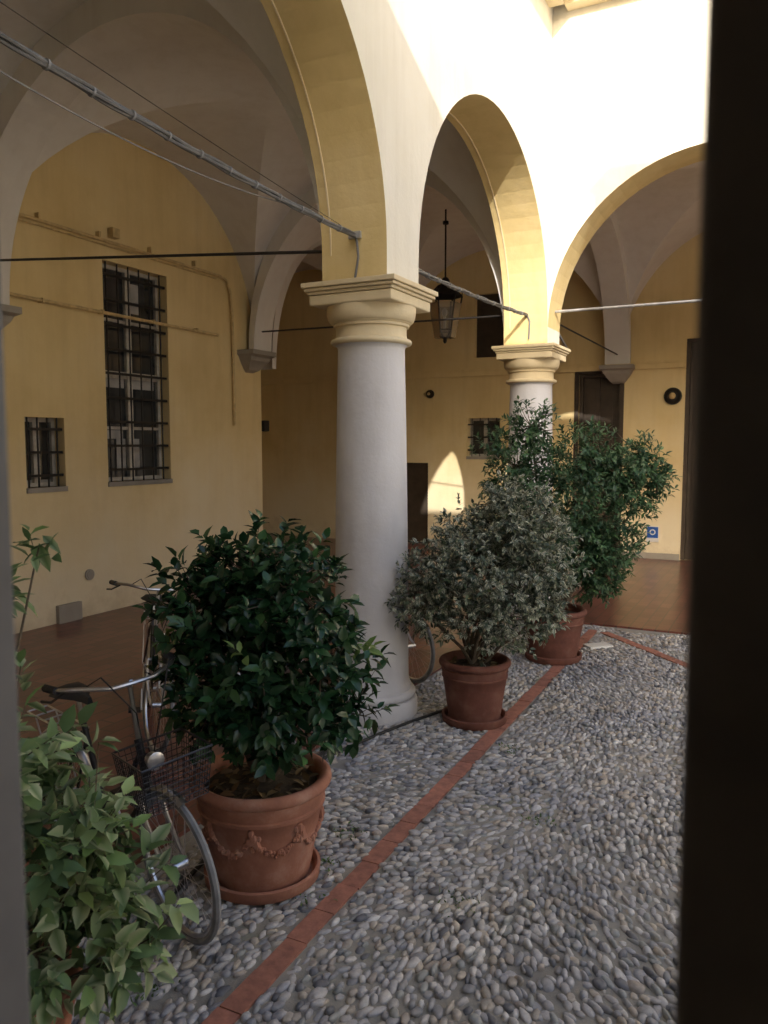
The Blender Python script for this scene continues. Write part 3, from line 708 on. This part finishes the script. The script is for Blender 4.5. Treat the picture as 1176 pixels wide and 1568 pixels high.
e = empty('potted_laurel', (-1.28,2.44,0)); pot(e, .20, .275, .46, M_TER, True)
crown('foliage', [(.04,0,1.0,.34,.34,.34,3),(.22,.05,.86,.30,.3,.28,2.4),(.07,0,1.22,.26,.26,.22,1.5),(.38,.02,.72,.22,.22,.20,1.6),(.34,0,.98,.16,.2,.14,.7),(-.18,0,1.1,.3,.3,.4,1.5),(.20,-.12,.62,.30,.22,.18,1.8),(.44,-.02,.56,.14,.16,.12,.7)],
      370, 6, .088, .50, [(.14,.23,.10),(.20,.31,.14),(.30,.41,.21),(.09,.16,.07)], ((.48,.53,.34),.45), M_LF3, e, (0,0,.42), rad_pow=.5, tw=.09, seed=31, stem_r=.012, upb=.2)
crown('tall_sprigs', [(.0,.12,1.72,.12,.1,.14,1.6),(.14,.14,1.86,.06,.05,.06,.5),(-.10,.1,2.1,.05,.05,.10,.4)], 20, 6, .085, .36, [(.10,.18,.07),(.16,.26,.10)], ((.36,.42,.22),.3), M_LF3, e, (0,0,.9), rad_pow=.5, tw=.09, seed=33, stem_r=.007, upb=.4)
# small weeds between the stones
g = np.random.default_rng(8); n = 260
cs = np.array([(-.38,3.66),(-.30,3.95),(-.95,3.0),(.9,5.5),(-.2,4.3),(.35,3.6),(.9,4.4)]); k = g.integers(0,len(cs),n)
pos = np.concatenate([cs[k]+g.normal(0,.05,(n,2)), np.full((n,1),.010)],1); dr = norm(np.concatenate([g.normal(0,.7,(n,2)), np.ones((n,1))*.8],1))
c = np.array([(.10,.17,.05)])*g.uniform(.6,1.4,(n,1)); leaves('weeds', pos, dr, norm(g.normal(size=(n,3))), g.uniform(.015,.035,n), g.uniform(.006,.012,n), c, c, M_LF3, None)
# ---------------------------------------------------------------- bicycles
def bicycle(front, ang, lean, steer, paint, basket=True, nm='bicycle'):
    fa = Vector(front); h = Vector((math.cos(ang), math.sin(ang), 0)); loc = Vector((fa.x, fa.y, 0))-h*1.06
    e = empty(nm, (loc.x, loc.y, .013)); e.rotation_euler = (lean, 0, ang)
    def wheel(c, T=None, nm='wheel'):
        c = Vector(c); ring = lambda r: [c+Vector((r*math.cos(2*math.pi*k/40), 0, r*math.sin(2*math.pi*k/40))) for k in range(40)]
        b = B(); b.tube(ring(.325), .0175, 8, closed=True, mi=0); b.tube(ring(.303), .011, 6, closed=True, mi=1)
        b.tube([c+Vector((0,-.045,0)), c+Vector((0,.045,0))], .02, 10, mi=1)
        for k in range(28):
            a = 2*math.pi*k/28; a2 = a+(.5 if k % 4 < 2 else -.5); y = .03 if k % 2 else -.03
            b.tube([c+Vector((.018*math.cos(a2), y, .018*math.sin(a2))), c+Vector((.3*math.cos(a), 0, .3*math.sin(a)))], .0013, 4, mi=1, cap=False)
        b.make(nm, [M_TYRE if nm == 'front_wheel' else M_BLK, M_CHR], e, T=T)
    def fender(c, a0, a1, T=None, nm='fender', mat=M_CHR):
        c = Vector(c); b = B(); vs = []; n = 22; w = [(-.024,-.010),(-.013,.0),(0,.004),(.013,.0),(.024,-.010)]
        for i in range(n+1):
            a = a0+(a1-a0)*i/n
            for (y, dr) in w: r = .358+dr; vs.append(c+Vector((r*math.cos(a), y, r*math.sin(a))))
        b.add(vs, [(i*5+k, i*5+k+1, (i+1)*5+k+1, (i+1)*5+k) for i in range(n) for k in range(4)])
        for y in (-.03,.03):
            for aa in (a0+.1, a1-.1): b.tube([c+Vector((0,y*1.2,0)), c+Vector((.352*math.cos(aa), y*.75, .352*math.sin(aa)))], .0025, 5)
        b.make(nm, mat, e, T=T)
    ax0 = Vector((.86,0,.62)); axd = (Vector((.80,0,.86))-ax0).normalized()
    T = Matrix.Translation(ax0) @ Matrix.Rotation(steer, 4, axd) @ Matrix.Translation(-ax0)
    wheel((0,0,.343), nm='rear_wheel'); wheel((1.06,0,.343), T, 'front_wheel')
    fender((0,0,.343), R(20), R(200)); fender((1.06,0,.343), R(70), R(165), T, 'front_fender')
    b = B(); r = .016
    b.tube([(.86,0,.62),(.80,0,.86)], .02, 10); b.tube([(.45,0,.28),(.25,0,.84)], .015, 10)
    b.tube([(.85,0,.66),(.72,0,.48),(.58,0,.34),(.45,0,.28)], .017, 10); b.tube([(.81,0,.80),(.66,0,.60),(.50,0,.46),(.385,0,.44)], .013, 10)
    for y in (-.05,.05): b.tube([(.43,y*.5,.28),(0,y,.343)], .009, 8); b.tube([(.27,y*.3,.76),(0,y,.343)], .008, 8)
    b.make('frame', paint, e)
    b = B()
    for y in (-.05,.05): b.tube([(.855,y*.9,.62),(.90,y,.50),(1.0,y,.38),(1.06,y,.343)], [.012,.012,.010,.009], 8)
    b.tube([(.855,-.05,.62),(.855,.05,.62)], .014, 8); b.make('fork', M_CHR, e, T=T)
    b = B(); b.tube([(.80,0,.86),(.775,0,1.10),(.80,0,1.13)], .012, 8)
    bar = [(.56,.29,1.13),(.66,.285,1.14),(.76,.22,1.15),(.815,.10,1.13),(.82,0,1.13),(.815,-.10,1.13),(.76,-.22,1.15),(.66,-.285,1.14),(.56,-.29,1.13)]
    b.tube(bar, .011, 8); b.make('handlebar', M_CHR, e, T=T)
    b = B()
    for y in (-1,1):
        b.tube([(.55,.29*y,1.129),(.67,.284*y,1.14)], .018, 8); b.tube([(.70,.26*y,1.135),(.66,.31*y,1.095),(.57,.32*y,1.08)], .006, 6)
        b.tube([(.74,.2*y,1.14),(.86,.16*y,1.21),(.95,.06*y,1.04),(.88,0,.7)], .0035, 5)
    b.tube([(.72,.22,1.15),(.735,.225,1.175)], .028, 12); b.make('grips_and_levers', M_BLK, e, T=T)
    b = B(); b.tube([(.91,0,.80),(.96,0,.80)], [.03,.042], 14); b.tube([(.96,0,.80),(.965,0,.80)], [.042,.030], 14); b.make('headlamp', M_CHR, e, T=T)
    b = B(); b.tube([(.25,0,.84),(.235,0,.92)], .012, 8); b.make('seat_post', M_CHR, e)
    b = B(); vs = []; pr = [(-.13,.085,0),(-.10,.10,.012),(-.03,.09,.012),(.04,.045,.006),(.11,.024,.003),(.14,.015,-.004)]
    for (x, y, z) in pr: vs += [Vector((.22+x,-y,.925+z)), Vector((.22+x,-y*.6,.955+z)), Vector((.22+x,0,.96+z)), Vector((.22+x,y*.6,.955+z)), Vector((.22+x,y,.925+z))]
    fs = [(i*5+k, i*5+k+1, (i+1)*5+k+1, (i+1)*5+k) for i in range(5) for k in range(4)]+[(0,1,2,3,4),(25,26,27,28,29)]+[(i*5,(i+1)*5,(i+1)*5+4,i*5+4) for i in range(5)]
    b.add(vs, fs)
    b.make('saddle', M_BLK, e, ang=60)
    b = B(); b.tube([(.45,-.05,.28),(.45,.05,.28)], .022, 10); b.tube([(.45,-.065,.28),(.53,-.065,.14)], .008, 6); b.tube([(.45,.065,.28),(.37,.065,.42)], .008, 6)
    ring = [Vector((.45+.085*math.cos(2*math.pi*k/24),-.055,.28+.085*math.sin(2*math.pi*k/24))) for k in range(24)]; b.tube(ring, .006, 5, closed=True)
    b.tube([(.45,-.055,.365),(.0,-.05,.38)], .004, 5); b.tube([(.45,-.055,.195),(.0,-.05,.305)], .004, 5); b.make('crankset', M_CHR, e)
    b = B(); b.box((.49,-.16,.13),(.57,-.07,.15)); b.box((.33,.07,.41),(.41,.16,.43)); b.make('pedals', M_BLK, e, smooth=False)
    b = B()
    for y in (-.055,.055): b.tube([(.20,y,.74),(-.05,y,.745),(-.28,y,.745)], .005, 6); b.tube([(-.18,y,.745),(0,y,.36)], .005, 6)
    for x in (-.28,-.18,-.08,.02): b.tube([(x,-.055,.745),(x,.055,.745)], .005, 6)
    b.tube([(.36,.04,.27),(.30,.16,.01)], .009, 6); b.make('rack_and_stand', M_CHR, e)
    if basket:
        b = B(); x0,x1,y,zb,zt = .92,1.14,.14,.66,.88
        def rect(z, k): 
            a,c,yy = x0-.02*k, x1+.03*k, y+.025*k; return [Vector((a,-yy,z)),Vector((c,-yy,z)),Vector((c,yy,z)),Vector((a,yy,z))]
        for i in range(9):
            t = i/8; q = rect(zb+(zt-zb)*t, t); 
            for k in range(4): b.tube([q[k], q[(k+1) % 4]], .005 if i == 8 else .0022, 5, cap=False)
        lo = rect(zb, 0); hi = rect(zt, 1)
        for k in range(4):
            for i in range(12):
                t = i/12; b.tube([lo[k].lerp(lo[(k+1)%4],t), hi[k].lerp(hi[(k+1)%4],t)], .002, 4, cap=False)
        for i in range(10):
            t=i/9; b.tube([lo[0].lerp(lo[1],t), lo[3].lerp(lo[2],t)], .002, 4, cap=False)
        b.make('basket', M_BLKP, e, T=T)
bicycle((-.885,3.34), R(-43), R(4), R(-4), M_BLKP)
bicycle((-1.66,5.45), R(-72), R(-4), R(14), M_BLKP, False)
bicycle((-.55,5.35), R(-55), R(3), R(6), M_BLUP, False)
bicycle((.25,7.1), R(-60), R(3), R(6), M_BLUP, False)
# ---------------------------------------------------------------- light
el = 22.0; az = 25.5
hv = AX*math.cos(R(az))+BX*math.sin(R(az)); d = Vector((hv.x*math.cos(R(el)), hv.y*math.cos(R(el)), -math.sin(R(el))))
sl = bpy.data.lights.new('sun', 'SUN'); sl.energy = 5.0; sl.angle = R(0.5); sl.color = (1, .96, .91)
so = bpy.data.objects.new('sun', sl); scene.collection.objects.link(so); so.rotation_mode='QUATERNION'; so.rotation_quaternion = d.to_track_quat('-Z','Y')
w = bpy.data.worlds.new('World'); scene.world = w; w.use_nodes = True; nt = w.node_tree
sk = nt.nodes.new('ShaderNodeTexSky'); sk.sky_type='NISHITA'; sk.sun_disc=False; sk.sun_elevation=R(el); sk.sun_rotation=math.atan2(-hv.x,-hv.y) % (2*math.pi)
sk.air_density = 1.2; sk.dust_density = 10.0; sk.ozone_density = 3.0
nt.links.new(sk.outputs[0], nt.nodes['Background'].inputs[0]); nt.nodes['Background'].inputs[1].default_value = .40
# ---------------------------------------------------------------- camera
cd = bpy.data.cameras.new('camera'); co = bpy.data.objects.new('camera', cd); scene.collection.objects.link(co)
cd.sensor_fit='VERTICAL'; cd.sensor_height=36; cd.lens=27.7; cd.clip_start=.05; cd.clip_end=500
co.location=(0,0,2.2); co.rotation_euler=(R(90-4.9),0,0)
cd.dof.use_dof=True; cd.dof.focus_distance=5.0; cd.dof.aperture_fstop=5.0
scene.camera = co
scene.view_settings.view_transform='Standard'; scene.view_settings.look='None'; scene.view_settings.exposure=0
